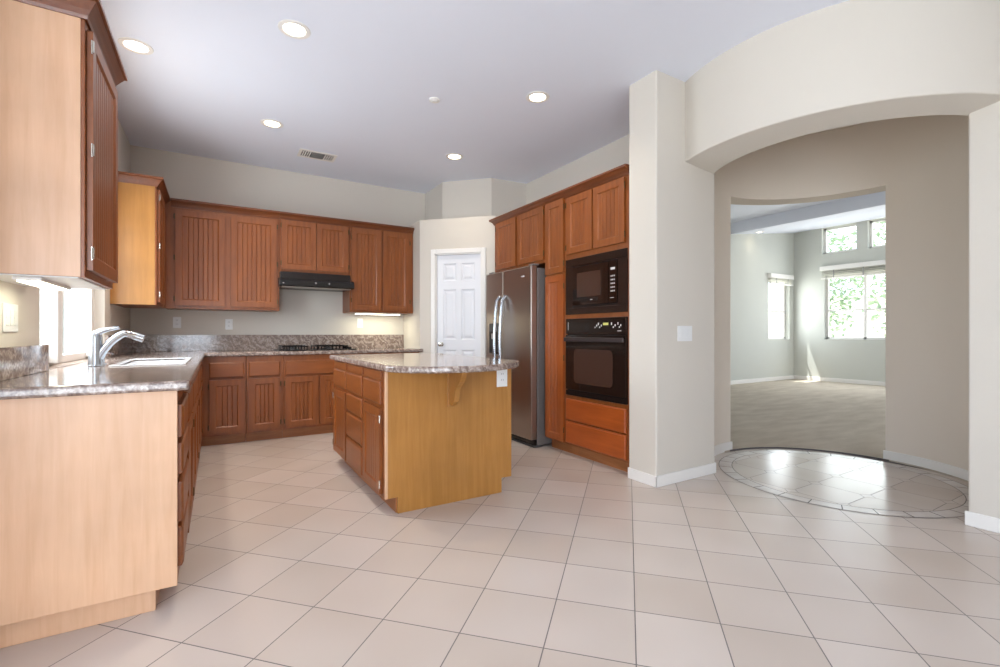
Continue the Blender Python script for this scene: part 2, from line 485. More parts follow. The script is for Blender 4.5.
struct('floor_subfloor', MB().box(4.7, -3.2, -.06, 12.1, 6.2, -.002), GROUT, 'floor slab under the carpet')

# kitchen walls
wl_holes = [(3.11, 4.66, .90, 2.35)]
struct('wall_left', holed_wall(MB(), 'y', XL - .15, XL, 1.9, 6.05, 0, CZ + .1, wl_holes), WALL, 'cream left kitchen wall with the window over the sink')
struct('wall_nook_left', holed_wall(MB(), 'y', -2.75, -2.6, -3.15, 2.05, 0, CZ + .1, [(-2.45, 1.25, .02, 2.15)]), WALL, 'cream wall of the breakfast nook behind the camera')
struct('wall_nook_end', MB().box(-2.6, 1.9, 0, XL - .15, 2.05, CZ + .1), WALL, 'cream end wall of the breakfast nook')
struct('wall_back', MB().box(XL - .15, YB, 0, XR + .1, YB + .12, CZ + .1), WALL, 'cream back wall of the kitchen')
struct('wall_right', MB().box(XR, 2.54, 0, XR + .14, YB, 3.5), WALL, 'cream wall behind the oven cabinets')
struct('wall_rear', holed_wall(MB(), 'x', -3.15, -3.0, -2.75, 11.9, 0, 3.6, [(-2.4, 0, .3, 2.3), (5.9, 10.1, .4, 2.9)]), WALL, 'cream wall behind the camera')
struct('wall_front_right', MB().box(3.69, -3.0, 0, 3.87, .905, 3.5), WALL, 'white wall at the right edge beside the round hall', bevel=.012, seg=3)
struct('wall_pillar', MB().box(2.69, 2.282, 0, 3.372, 2.545, CZ + .02), WALL, 'white square wall end between the wall ovens and the round hall', bevel=.012, seg=3)
# round hall
MBr = MB()
q = []
for i in range(73):
    t = i / 72
    a = math.radians(142.9 + (250 - 142.9) * t); b = math.radians(155.2 + (251.2 - 155.2) * t)
    pi_ = (CC[0] + .90 * math.cos(a), CC[1] + .90 * math.sin(a)); po = (4.06 + 1.15 * math.cos(b), 1.815 + 1.15 * math.sin(b))
    q.append([MBr.bm.verts.new(p) for p in ((*pi_, HZ - .03), (*po, HZ + .005), (*po, CZ + .02), (*pi_, CZ + .02))])
for A, B in zip(q, q[1:]):
    for k in range(4): MBr.bm.faces.new((A[k], A[(k + 1) % 4], B[(k + 1) % 4], B[k]))
MBr.bm.faces.new(q[0]); MBr.bm.faces.new(q[-1][::-1])
struct('wall_curved_header', MBr, WALL, 'curved white header over the opening into the round hall', bevel=.008, seg=2)
MBr = MB().ring(CC, .90, 1.10, 86.0, 142.3, 0, 3.5, 40)
struct('wall_rotunda_left', MBr, WALLR, 'beige curved wall of the round hall, left of the living room opening')
MBr = MB().ring(CC, .90, 1.10, -109.0, .0, 0, 3.5, 64)
struct('wall_rotunda_right', MBr, WALLR, 'beige curved wall of the round hall, right of the living room opening')
MBr = MB().ring(CC, .90, 1.10, 0, 86, HZ + .003, 3.5, 64)
struct('wall_rotunda_header', MBr, WALLR, 'curved beige header over the living room opening')
# pantry box and chase over it
pant = [(2.105, YB), (2.105, 5.34), (2.775, 4.67), (XR, 4.67), (XR, YB)]
dn = Vector((2.775 - 2.105, 4.67 - 5.34, 0)).normalized()     # along the diagonal
nn = Vector((-dn.y, dn.x, 0)) * -1                              # out of the diagonal, to the room
if nn.x > 0: nn = -nn
DA, DB, DH = .200, .775, 2.05                                   # door opening along the diagonal
pb = MB()
def diag(t, out): return (2.105 + dn.x * t + nn.x * out, 5.34 + dn.y * t + nn.y * out)
L = math.hypot(2.775 - 2.105, .67)
pb.prism([(2.105, YB), (2.105, 5.34), diag(DA, 0), diag(DA, -.10), (2.205, YB)], 0, 2.44)
pb.prism([diag(DB, 0), (2.775, 4.67), (XR, 4.67), (XR, 4.77), diag(DB + .05, -.10), diag(DB, -.10)], 0, 2.44)
pb.prism([diag(DA, 0), diag(DB, 0), diag(DB, -.10), diag(DA, -.10)], DH, 2.44)
pb.prism([(2.105, YB), (2.105, 5.34), (2.775, 4.67), (XR, 4.67), (XR, YB)], 2.44, 2.4705)
struct('wall_pantry', pb, WALL, 'white diagonal corner wall around the pantry door')
struct('wall_pantry_chase', MB().prism([(2.41, YB), (2.41, 5.36), (2.85, 4.90), (XR, 4.87), (XR, YB)], 2.47, CZ + .02), WALL, 'cream faceted wall above the pantry ledge')

# ceiling
cm = MB().box(XL - .15, -3.15, CZ, XR + .13, YB + .12, 3.5)
cm.box(XR + .13, -3.15, CZ, 3.87, .66, 3.5); cm.box(-2.75, -3.15, CZ, XL - .15, 2.05, 3.5)
c_ob = struct('ceiling', cm, CEIL, 'white kitchen ceiling')
t = MB().cyl((CC[0], CC[1], CZ + .0015), 1.09, .4, seg=72)
struct('ceiling_rotunda', t, WALLR, 'ceiling of the round hall')

# living room
YV, XV = 5.95, 11.85
Wl = [(10.76, 11.66, .97, 2.34)]
struct('wall_living_left', holed_wall(MB(), 'x', YV, YV + .18, XR + .1, XV + .18, 0, 3.9, Wl), WALLL, 'pale green-grey living room wall with the narrow window')
Wr = [(2.6, 5.30, .97, 2.42), (4.66, 5.34, 2.91, 3.50), (3.80, 4.46, 2.91, 3.50)]
struct('wall_living_right', holed_wall(MB(), 'y', XV, XV + .18, -3.15, YV, 0, 3.9, Wr), WALLL, 'pale green-grey far living room wall with the big window')
lc = MB().box(3.3, -3.15, 3.44, 9.33, 6.1, 3.9)
lc.prism([(9.33, 3.205), (12.05, 3.53), (12.05, 3.9), (9.33, 3.9)], -3.15, 6.1, 'y')
struct('ceiling_living', lc, CEIL, 'white living room ceiling with a dropped sloping part')

# baseboards
def base_box(name, label, *boxes):
    t = MB()
    for b in boxes: t.box(*b)
    return struct(name, t, WHITE, label, bevel=.005, seg=2)
base_box('baseboard_pillar', 'white baseboard round the wall end', (2.678, 2.27, 0, 2.69, 2.545, .082), (2.678, 2.27, 0, 3.372, 2.282, .082))
base_box('baseboard_right', 'white baseboard along the right wall', (3.678, -3, 0, 3.69, .917, .082))
struct('baseboard_rotunda_left', MB().ring(CC, .888, .900, 85.2, 142.3, 0, .085, 40), WHITE, 'curved white baseboard left of the carpet')
struct('baseboard_rotunda_right', MB().ring(CC, .888, .900, -110, .8, 0, .085, 60), WHITE, 'curved white baseboard right of the carpet')
base_box('baseboard_living', 'white baseboard round the living room', (XR + .2, YV - .014, .012, XV, YV, .10), (XV - .014, -3, .012, XV, YV - .014, .10))
base_box('baseboard_left', 'white baseboard at the left wall', (XL, 1.9, 0, XL + .012, 2.2, .082))

# ------------------------------------------------------------------ windows
def window(name, label, axis, c, depth, u0, u1, z0, z1, vbars, hbars, fw=.045, sill=True, dirn=1):
    """frame sits in the opening at plane c..c+depth (dirn gives the outward side)"""
    f = MB()
    def B(ua, ub, za, zb, ca, cb_):
        if axis == 'x': f.box(ua, ca, za, ub, cb_, zb)
        else: f.box(ca, ua, za, cb_, ub, zb)
    a, b = c, c + depth * dirn
    B(u0, u0 + fw, z0, z1, a, b); B(u1 - fw, u1, z0, z1, a, b)
    B(u0, u1, z0, z0 + fw, a, b); B(u0, u1, z1 - fw, z1, a, b)
    for v in vbars: B(v - fw / 2, v + fw / 2, z0, z1, a, b)
    for (h, ua, ub) in hbars: B(ua, ub, h - fw * .35, h + fw * .35, a + .006 * dirn, b - .006 * dirn)
    o = struct(name, f, WHITE, label, bevel=.003)
    g = MB()
    m_ = (a + b) / 2
    if axis == 'x': g.box(u0 + fw * .5, m_ - .002, z0 + fw * .5, u1 - fw * .5, m_ + .002, z1 - fw * .5)
    else: g.box(m_ - .002, u0 + fw * .5, z0 + fw * .5, m_ + .002, u1 - fw * .5, z1 - fw * .5)
    g.build('pane', PANE, o)
    return o
w1 = window('window_1', 'white sliding window over the sink', 'y', XL - .09, .05, 3.11, 4.66, .915, 2.35, [], [], .05, dirn=-1)
MB().box(XL - .10, 3.56, .93, XL - .03, 3.66, 2.34).build('mullion', WHITE, w1, .006)
MB().box(XL - .09, 3.66, .93, XL - .055, 3.74, 2.34).build('sash_stile', WHITE, w1, .004)
MB().box(XL - .09, 4.53, .93, XL - .055, 4.61, 2.34).build('sash_stile', WHITE, w1, .004)
MB().box(XL - .056, 3.69, 1.20, XL - .040, 3.71, 1.33).build('window_latch', WHITE, w1, .003)
MB().box(XL - .091, 3.16, .955, XL - .085, 3.80, .99).build('sash_rail', WHITE, w1, .002)
window('window_2', 'narrow white sash window in the living room', 'x', YV + .10, .05, 10.76, 11.66, .97, 2.34, [], [(1.62, 10.76, 11.66)], .05)
window('window_3', 'wide white window in the far living room wall', 'y', XV + .10, .05, 2.6, 5.30, .97, 2.42, [4.54, 3.5], [(1.62, 3.5, 5.30)], .05)
window('window_4', 'left high small window in the living room', 'y', XV + .10, .05, 4.66, 5.34, 2.91, 3.50, [], [], .045)
window('window_5', 'right high small window in the living room', 'y', XV + .10, .05, 3.80, 4.46, 2.91, 3.50, [], [], .045)
window('window_6', 'tall rear window behind the camera', 'x', -3.08, .05, -2.4, 0, .3, 2.3, [-1.2], [], .05, dirn=-1)
window('window_7', 'patio door behind the camera', 'y', -2.70, .04, -2.45, 1.25, .02, 2.15, [-.6], [], .06, dirn=-1)
window('window_8', 'rear living room window', 'x', -3.08, .05, 5.9, 10.1, .4, 2.9, [8.0], [(2.1, 5.9, 10.1)], .05, dirn=-1)

def blind(label, loc, rz, w, z1, drop, nseam):
    r = thing('window_blind', label, 'window blind', loc, rz)
    MB().box(-w / 2, -.085, z1 - .10, w / 2, 0, z1).build('headrail', WHITE, r, .008)
    b = MB()
    n = 5
    for k in range(n):
        z = z1 - .10 - drop * (k + .5) / n
        b.box(-w / 2 + .02, -.07, z - .004, w / 2 - .02, -.02, z + .004)
    b.build('slat_stack', BLIND, r)
    MB().box(-w / 2 + .02, -.075, z1 - .10 - drop - .018, w / 2 - .02, -.015, z1 - .10 - drop).build('bottom_rail', WHITE, r, .003)
    for k in range(nseam):
        x = -w / 2 + w * (k + .5) / nseam
        MB().box(x - .012, -.074, z1 - .10 - drop, x + .012, -.071, z1 - .10).build('ladder_tape', TAPE, r)
    return r
blind('raised white blind over the narrow living room window', (11.21, YV - .003, 0), 0, .98, 2.47, .12, 2)
blind('wide raised white blind over the big far living room window', (XV - .003, 3.95, 0), -PI / 2, 2.8, 2.62, .17, 5)

# ------------------------------------------------------------------ pantry door
dc = diag((DA + DB) / 2, 0)
ang = math.atan2(dn.y, dn.x)
dr = empty('door_1', (dc[0], dc[1], 0), ang); dr['kind'] = 'structure'; dr['label'] = 'white six-panel pantry door in the diagonal corner wall'; dr['category'] = 'door'
DW = DB - DA
# local: x along diagonal, -y toward the room
cs = MB()
cs.box(-DW / 2 - .055, -.018, 0, -DW / 2, -.001, DH + .055); cs.box(DW / 2, -.018, 0, DW / 2 + .055, -.001, DH + .055)
cs.box(-DW / 2, -.018, DH, DW / 2, -.001, DH + .055)
cs.build('casing', WHITE, dr, .006, 3)
jm = MB(); jm.box(-DW / 2, 0, 0, -DW / 2 + .012, .10, DH); jm.box(DW / 2 - .012, 0, 0, DW / 2, .10, DH); jm.box(-DW / 2, 0, DH - .012, DW / 2, .10, DH)
jm.build('jamb', WHITE, dr)
def panel_slab(w, h, th, rects, depth=.007, bev=.014, raised=True):
    """slab in the x-z plane, front at y=0, with recessed panels; grid of cells so that panels are cut in"""
    bm = bmesh.new()
    xs = sorted(set([0, w] + [r[0] for r in rects] + [r[1] for r in rects]))
    zs = sorted(set([0, h] + [r[2] for r in rects] + [r[3] for r in rects]))
    V = {}
    def v(x, y, z):
        k = (round(x, 5), round(y, 5), round(z, 5))
        if k not in V: V[k] = bm.verts.new(k)
        return V[k]
    def q(*p):
        try: bm.faces.new([v(*a) for a in p])
        except ValueError: pass
    for i in range(len(xs) - 1):
        for j in range(len(zs) - 1):
            x0, x1, z0, z1 = xs[i], xs[i + 1], zs[j], zs[j + 1]
            if not any(r[0] - 1e-6 <= x0 and x1 <= r[1] + 1e-6 and r[2] - 1e-6 <= z0 and z1 <= r[3] + 1e-6 for r in rects):
                q((x0, 0, z0), (x1, 0, z0), (x1, 0, z1), (x0, 0, z1))
            q((x0, th, z0), (x0, th, z1), (x1, th, z1), (x1, th, z0))
    for i in range(len(xs) - 1):
        q((xs[i], 0, 0), (xs[i], th, 0), (xs[i + 1], th, 0), (xs[i + 1], 0, 0)); q((xs[i], 0, h), (xs[i + 1], 0, h), (xs[i + 1], th, h), (xs[i], th, h))
    for j in range(len(zs) - 1):
        q((0, 0, zs[j]), (0, 0, zs[j + 1]), (0, th, zs[j + 1]), (0, th, zs[j])); q((w, 0, zs[j]), (w, th, zs[j]), (w, th, zs[j + 1]), (w, 0, zs[j + 1]))
    for (x0, x1, z0, z1) in rects:
        loops = [(0, 0), (bev, depth)]
        if raised: loops += [(bev + .012, depth), (bev + .034, depth * .25)]
        for (a, da), (b_, db) in zip(loops, loops[1:]):
            A = [(x0 + a, da, z0 + a), (x1 - a, da, z0 + a), (x1 - a, da, z1 - a), (x0 + a, da, z1 - a)]
            B = [(x0 + b_, db, z0 + b_), (x1 - b_, db, z0 + b_), (x1 - b_, db, z1 - b_), (x0 + b_, db, z1 - b_)]
            for k in range(4): q(A[k], A[(k + 1) % 4], B[(k + 1) % 4], B[k])
        b_, db = loops[-1]
        q((x0 + b_, db, z0 + b_), (x1 - b_, db, z0 + b_), (x1 - b_, db, z1 - b_), (x0 + b_, db, z1 - b_))
    mb = MB(); mb.bm.free(); mb.bm = bm
    return mb
lw = DW - .03
st, cx_ = .075, .06
pw = (lw - 2 * st - cx_) / 2
rects = []
for x0 in (st, st + pw + cx_):
    rects += [(x0, x0 + pw, .22, .90), (x0, x0 + pw, 1.02, 1.62), (x0, x0 + pw, 1.72, 1.93)]
leaf = panel_slab(lw, DH - .02, .035, rects, .011, .014).build('door_leaf', DOORW, dr)
leaf.location = (-lw / 2, .022, .006)
kn = MB(); kn.lathe([(0, 0), (.026, 0), (.026, .006), (.009, .010), (.009, .032), (.022, .040), (.027, .052), (.022, .064), (0, .068)], seg=20)
ko = kn.build('door_knob', NICKEL, leaf, smooth=True); ko.rotation_euler = (PI / 2, 0, 0); ko.location = (.055, 0, .965)

# ------------------------------------------------------------------ cabinets (local: front faces -y, width along +x)
def door_mesh(w, h, stile=.055, depth=.008, bead=.042, th=.020):
    """bead-board door: bevelled frame round a recessed panel with vertical grooves"""
    mb = panel_slab(w, h, th, [(stile, w - stile, stile, h - stile)], depth, .010, raised=False)
    bm = mb.bm
    # replace the flat panel by a grooved one
    bm.faces.ensure_lookup_table()
    px0, px1, pz0, pz1 = stile + .010, w - stile - .010, stile + .010, h - stile - .010
    for f in list(bm.faces):
        c = f.calc_center_median()
        if abs(c.y - depth) < 1e-5 and abs(c.x - (px0 + px1) / 2) < 1e-4 and abs(c.z - (pz0 + pz1) / 2) < 1e-4:
            bmesh.ops.delete(bm, geom=[f], context='FACES_ONLY'); break
    n = max(2, round((px1 - px0) / bead)); step = (px1 - px0) / n
    prof = [(px0, depth)]
    for k in range(1, n):
        x = px0 + k * step
        prof += [(x - .004, depth), (x - .001, depth + .006), (x + .001, depth + .006), (x + .004, depth)]
    prof.append((px1, depth))
    lo = [bm.verts.new((x, y, pz0)) for x, y in prof]; hi = [bm.verts.new((x, y, pz1)) for x, y in prof]
    for i in range(len(prof) - 1): bm.faces.new((lo[i], lo[i + 1], hi[i + 1], hi[i]))
    return mb
def hinge_mesh():
    t = MB().box(-.006, -.003, -.026, .014, .0, .026)
    t.cyl((-.004, -.005, -.022), .0045, .044, seg=8)
    return t
def add_door(root, x0, x1, z0, z1, hinge='L', mat=None, nh=2, hmat=None, stile=.055, small=False):
    d = door_mesh(x1 - x0, z1 - z0, stile).build('door', mat or W, root, .0025, 2)
    d.location = (x0, -.0205, z0)
    for k in range(nh):
        f = (.12, .88, .5)[k] if nh < 3 else (.07, .93, .5)[k]
        h = hinge_mesh().build('hinge', hmat or HINGE, d)
        xx = -.004 if hinge == 'L' else (x1 - x0) + .004
        h.location = (xx, .004, (z1 - z0) * f)
        if hinge == 'R': h.scale = (-1, 1, 1)
    return d
def add_drawer(root, x0, x1, z0, z1, mat=None):
    w, h = x1 - x0, z1 - z0
    b = .010
    t = MB()
    bm = t.bm
    A = [bm.verts.new(p) for p in ((0, .020, 0), (w, .020, 0), (w, .020, h), (0, .020, h))]
    B = [bm.verts.new(p) for p in ((0, .006, 0), (w, .006, 0), (w, .006, h), (0, .006, h))]
    Cc = [bm.verts.new(p) for p in ((b, 0, b), (w - b, 0, b), (w - b, 0, h - b), (b, 0, h - b))]
    bm.faces.new(A[::-1]); bm.faces.new(Cc)
    for P, Q in ((A, B), (B, Cc)):
        for k in range(4): bm.faces.new((P[k], P[(k + 1) % 4], Q[(k + 1) % 4], Q[k]))
    d = t.build('drawer', mat or WX, root, .0015, 1); d.location = (x0, -.0205, z0)
    return d
def crown(root, pts, z0, z1, out=.05, closed=False, mat=None):
    """crown moulding swept along a local polyline; 'out' is to the right-hand side normal (-y for +x travel)"""
    prof = [(0, z0), (.008, z0), (.012, z0 + .012), (.022, z0 + .030), (out - .010, z1 - .022), (out, z1 - .018), (out, z1), (0, z1)]
    t = MB(); bm = t.bm
    n = len(pts); P = [Vector((p[0], p[1])) for p in pts]
    rows = []
    for i in range(n):
        d0 = (P[i] - P[i - 1]).normalized() if i > 0 else None
        d1 = (P[i + 1] - P[i]).normalized() if i < n - 1 else None
        d0 = d0 or d1; d1 = d1 or d0
        n0 = Vector((d0.y, -d0.x)); n1 = Vector((d1.y, -d1.x))
        m = (n0 + n1); m = m / (m.dot(n0))
        rows.append([bm.verts.new((P[i].x + m.x * a, P[i].y + m.y * a, z)) for a, z in prof])
    for A, B in zip(rows, rows[1:]):
        for k in range(len(prof)):
            kk = (k + 1) % len(prof)
            bm.faces.new((A[k], A[kk], B[kk], B[k]))
    bm.faces.new(rows[0]); bm.faces.new(rows[-1][::-1])
    return t.build('crown_molding', mat or WC, root)

# ---- back upper cabinets (origin at world (0, 5.56))
GU = None
def upper(label, loc, rz, w, z0, z1, doors, depth=.355, crown_pts=None, nh=2, left_end=False, right_end=False, white_bottom=False, hmat=None, stile=.055, cz=None, group=None, endm=None):
    r = thing('upper_cabinet', label, 'kitchen cabinet', loc, rz, group)
    MB().box(.0005, 0, z0, w - .0005, depth, z1).build('body', W, r, .0015, 1)
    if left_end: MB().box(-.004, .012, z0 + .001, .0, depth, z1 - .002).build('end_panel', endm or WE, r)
    if right_end: MB().box(w, .012, z0 + .001, w + .004, depth, z1 - .002).build('end_panel', WP, r)
    if white_bottom: MB().box(.0, .02, z0 - .004, w, depth, z0 - .0005).build('bottom_panel', WMELA, r)
    for (a, b, za, zb, h) in doors: add_door(r, a, b, za, zb, h, nh=nh, hmat=hmat, stile=stile)
    if crown_pts: crown(r, crown_pts, *(cz or (z1 - .075, z1)))
    return r
CR = (2.335, 2.41)
# corner + left wall uppers
upper('tall two-door upper cabinet in the back left corner, above the left stretch of granite', (-.43, 5.56, 0), 0, 1.014, 1.345, 2.405,
      [(.087, .507, 1.375, 2.31, 'L'), (.558, .986, 1.375, 2.31, 'R')], crown_pts=[(.052, 0), (1.014, 0)], nh=3, cz=CR)
upper('short two-door upper cabinet directly over the black range hood', (.585, 5.56, 0), 0, .739, 1.77, 2.405,
      [(.019, .369, 1.80, 2.335, 'L'), (.376, .722, 1.80, 2.335, 'R')], crown_pts=[(0, 0), (.739, 0)], cz=(2.34, 2.41))
upper('tall two-door upper cabinet right of the range hood, with a lit tube beneath it', (1.325, 5.56, 0), 0, .775, 1.350, 2.405,
      [(.022, .368, 1.375, 2.33, 'L'), (.391, .723, 1.375, 2.33, 'R')], crown_pts=[(0, 0), (.775, 0)], cz=(2.345, 2.41))
# left wall: front faces +x -> rz = +90; x grows to +Y
upper('narrow upper cabinet on the left wall between the sink window and the back corner', (-.43, 4.87, 0), PI / 2, .688, 1.340, 2.405,
      [(.03, .50, 1.365, 2.32, 'L')], depth=.304, crown_pts=[(0, .304), (0, 0), (.688, 0)], nh=3, left_end=True, hmat=NICKEL, cz=CR, endm=WP)
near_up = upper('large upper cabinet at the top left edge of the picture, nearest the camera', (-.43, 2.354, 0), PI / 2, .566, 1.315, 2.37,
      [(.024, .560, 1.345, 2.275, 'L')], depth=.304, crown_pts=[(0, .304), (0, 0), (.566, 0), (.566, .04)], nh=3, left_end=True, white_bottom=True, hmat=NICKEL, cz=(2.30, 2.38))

# ---- base cabinets
def base(label, loc, rz, w, doors, drawers, depth=.58, z1=.875, toe=True, nh=2, toe_ret=0, group=None, extra=None, cat='kitchen cabinet'):
    r = thing('base_cabinet', label, cat, loc, rz, group)
    MB().box(.0005, 0, .10, w - .0005, depth, z1).build('body', W, r, .0015, 1)
    if toe: MB().box(.0005 + toe_ret, .07, 0, w - .0005, depth, .10).build('toe_kick', WD, r)
    for (a, b, za, zb, h) in doors: add_door(r, a, b, za, zb, h, nh=nh)
    for (a, b, za, zb) in drawers: add_drawer(r, a, b, za, zb)
    return r
Yc, Xc = 5.34, -.134
DZ = (.665, .815); BZ = (.125, .645)
base('base cabinet with one drawer and one door in the back left corner', (Xc + .003, Yc, 0), 0, .386,
     [(.073, .372, *BZ, 'L')], [(.073, .368, *DZ)])
base('narrow base cabinet with one drawer and door, second from the back left corner', (.258, Yc, 0), 0, .336,
     [(.020, .306, *BZ, 'R')], [(.022, .306, *DZ)])
base('wide base cabinet with a long drawer under the gas cooktop', (.595, Yc, 0), 0, .755,
     [(.018, .345, *BZ, 'L'), (.362, .735, *BZ, 'R')], [(.020, .735, *DZ)], depth=.575)
base('base cabinet right of the cooktop, behind the island', (1.351, Yc, 0), 0, .750,
     [(.018, .365, *BZ, 'L'), (.382, .735, *BZ, 'R')], [(.020, .365, *DZ), (.382, .735, *DZ)], depth=.575)
# left run: rz=+90 (x grows to +Y)
dbase = base('base cabinet with four stacked drawers at the near end of the left counter', (Xc, 2.27, 0), PI / 2, .46,
     [], [(.012, .445, .683, .814), (.012, .445, .535, .659), (.012, .445, .343, .503), (.012, .445, .163, .323)], depth=.598, toe=False)
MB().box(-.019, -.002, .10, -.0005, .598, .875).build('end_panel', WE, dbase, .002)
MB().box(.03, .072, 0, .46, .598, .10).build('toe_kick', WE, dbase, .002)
kb = MB().lathe([(0, 0), (.016, 0), (.019, .006), (.019, .014), (.012, .020), (0, .021)], seg=18).build('knob', BLACK, dbase, smooth=True)
kb.rotation_euler = (PI / 2, 0, 0); kb.location = (.43, -.001, .845)
base('base cabinet beside the four-drawer stack on the left run', (Xc, 2.731, 0), PI / 2, .50,
     [(.015, .485, *BZ, 'R')], [(.015, .485, *DZ)], depth=.598)
base('sink base cabinet with two doors below the window', (Xc, 3.232, 0), PI / 2, .94,
     [(.015, .462, *BZ, 'L'), (.478, .925, *BZ, 'R')], [(.015, .925, *DZ)], depth=.035)
base('base cabinet between the sink cabinet and the back left corner', (Xc, 4.173, 0), PI / 2, 1.16,
     [(.015, .50, *BZ, 'L'), (.515, 1.03, *BZ, 'R')], [(.015, .50, *DZ), (.515, 1.03, *DZ)], depth=.598)

# ---- L-shaped granite worktop
ct = thing('countertop', 'L-shaped polished granite worktop running along the left and back walls', 'countertop', (0, 0, 0))
xs = [XL - .086, XL + .001, -.50, -.17, -.090, 2.103, 2.135]
ys = [2.215, 3.115, 3.38, 4.15, 4.655, 5.30, 5.332, YB - .001]
def ins(i, j):
    if i == 0: return False
    if i == 5: return j == 5
    if i == 4: return j >= 5
    if i == 2 and j == 2: return False
    return True
MB().cells(xs, ys, ins, .876, .915).build('slab', GRAN, ct, .011, 3)
for b in ((XL + .001, YB - .022, .9155, 2.103, YB - .001, 1.085), (XL + .001, 2.215, .9155, XL + .022, 3.16, 1.045), (XL + .001, 4.665, .9155, XL + .022, YB - .0225, 1.085)):
    MB().box(*b).build('backsplash', GRAN, ct, .002)

struct('trim_1', MB().box(XL - .15, 3.111, .875, XL + .0008, 4.659, .9148), GRAN, 'granite sill of the window over the sink')
# sink in the cut-out
sk = thing('kitchen_sink', 'white enamel sink set into the granite under the window', 'sink', (0, 0, 0))
s_ = MB()
x0, x1, y0, y1 = -.497, -.173, 3.383, 4.147
s_.box(x0, y0, .70, x1, y1, .712); s_.box(x0, y0, .71, x0 + .012, y1, .906); s_.box(x1 - .012, y0, .71, x1, y1, .906)
s_.box(x0, y0, .71, x1, y0 + .012, .906); s_.box(x0, y1 - .012, .71, x1, y1, .906); s_.box(x0, 3.84, .71, x1, 3.855, .88)
s_.build('bowl', SINK, sk, .003)
MB().ring((0, 0), 0, 0, 0, 0, 0, 0, 1).bm.free()
rim = MB()
for b in ((x0 - .018, y0 - .018, .9155, x1 + .018, y0 + .012, .922), (x0 - .018, y1 - .012, .9155, x1 + .018, y1 + .018, .922), (x0 - .018, y0 + .012, .9155, x0 + .012, y1 - .012, .922), (x1 - .012, y0 + .012, .9155, x1 + .018, y1 - .012, .922)): rim.box(*b)
rim.build('rim', SINK, sk, .003)
MB().cyl((-.335, 3.6, .712), .035, .003).build('drain', CHROME, sk)

# faucet
fa = thing('faucet', 'chrome single-lever kitchen faucet with an arched spout beside the sink', 'faucet', (-.585, 3.45, .915), -.12)
MB().cyl((0, 0, .0005), .034, .008, seg=24).build('base_plate', CHROME, fa, .002)
MB().lathe([(0, .008), (.034, .008), (.032, .03), (.031, .12), (.032, .165), (.028, .18), (.016, .187), (0, .189)], seg=24).build('column', CHROME, fa, smooth=True)
pts = []; rad = []
for k in range(15):
    t = k / 14
    x = .018 + .205 * t; z = .045 + .148 * math.sin(min(1, t * 1.35) * PI / 2) ** .75 - .040 * max(0, t - .55) / .45
    pts.append((x, 0, z)); rad.append(.021 - .003 * t + (.004 if t > .75 else 0))
MB().tube(pts, rad, 16).build('spout', CHROME, fa, smooth=True)
MB().tube([(0, 0, .180), (.03, .0, .200), (.07, .0, .211), (.11, 0, .218)], [.022, .015, .011, .008], 12).build('lever', CHROME, fa, smooth=True)
sd_ = thing('soap_dispenser', 'small chrome soap dispenser behind the faucet', 'soap dispenser', (-.585, 3.66, .915))
MB().lathe([(0, .0005), (.018, .0005), (.018, .006), (.010, .010), (.009, .05), (.013, .055), (.012, .07), (0, .072)], seg=16).build('pump', CHROME, sd_, smooth=True)
MB().tube([(0, 0, .063), (.03, 0, .066), (.05, 0, .058)], [.006, .005, .004], 8).build('nozzle', CHROME, sd_, smooth=True)

# cooktop
ck = thing('cooktop', 'black four-burner gas cooktop set in the back worktop under the hood', 'cooktop', (.955, 5.585, .9155))
MB().box(-.40, -.235, 0, .40, .235, .010).build('glass_surface', BLACK, ck, .003)
for gx, wd in ((-.235, .25), (.145, .33)):
    g = MB()
    for yy in (-.19, -.06, .06, .19): g.box(gx - wd / 2, yy - .006, .040, gx + wd / 2, yy + .006, .052)
    for k in range(5):
        xx = gx - wd / 2 + .006 + (wd - .012) * k / 4
        g.box(xx - .006, -.19, .036, xx + .006, .19, .048)
        for yy in (-.19, 0, .19): g.box(xx - .006, yy - .006, .010, xx + .006, yy + .006, .056)
    g.build('grate', BLACK, ck, .001, 1)
for bx, by in ((-.235, -.11), (-.235, .11), (.145, -.11), (.145, .11)):
    MB().lathe([(0, .010), (.045, .010), (.045, .018), (.03, .022), (.03, .03), (0, .032)], (bx, by, 0), 18).build('burner', SLOT, ck, smooth=True)
for k in range(4):
    MB().cyl((.345, -.15 + .1 * k, .010), .018, .022, seg=14).build('knob', BLACK, ck, .002)

# range hood
hd = thing('range_hood', 'black slim range hood under the short cabinet above the cooktop', 'range hood', (.568, 5.56, 0))
MB().box(0.019, -.05, 1.606, .755, .33, 1.7695).build('body', BLACK, hd, .004)
MB().prism([(-.15, 1.615), (-.15, 1.665), (-.135, 1.685), (-.05, 1.70), (-.001, 1.70), (-.001, 1.605), (-.13, 1.605)], .0, .775, 'x').build('visor', BLACK, hd, .003)
vv = MB()
for k in range(4): vv.box(.03, -.0525, 1.712 + k * .013, .742, -.0505, 1.718 + k * .013)
vv.build('vent_slots', BROWN, hd)
for x in (.36, .50):
    ko = MB().cyl((0, 0, 0), .013, .012, seg=14).build('knob', SLOT, hd, .001); ko.rotation_euler = (PI / 2, 0, 0); ko.location = (x, -.1502, 1.648)
    MB().box(x - .002, -.1645, 1.640, x + .002, -.1625, 1.656).build('knob_mark', SILVER, hd)
MB().box(.03, -.1525, 1.632, .045, -.1505, 1.640).build('badge', SILVER, hd)
MB().box(.03, -.12, 1.598, .745, -.01, 1.6045).build('filter', STEEL, hd)

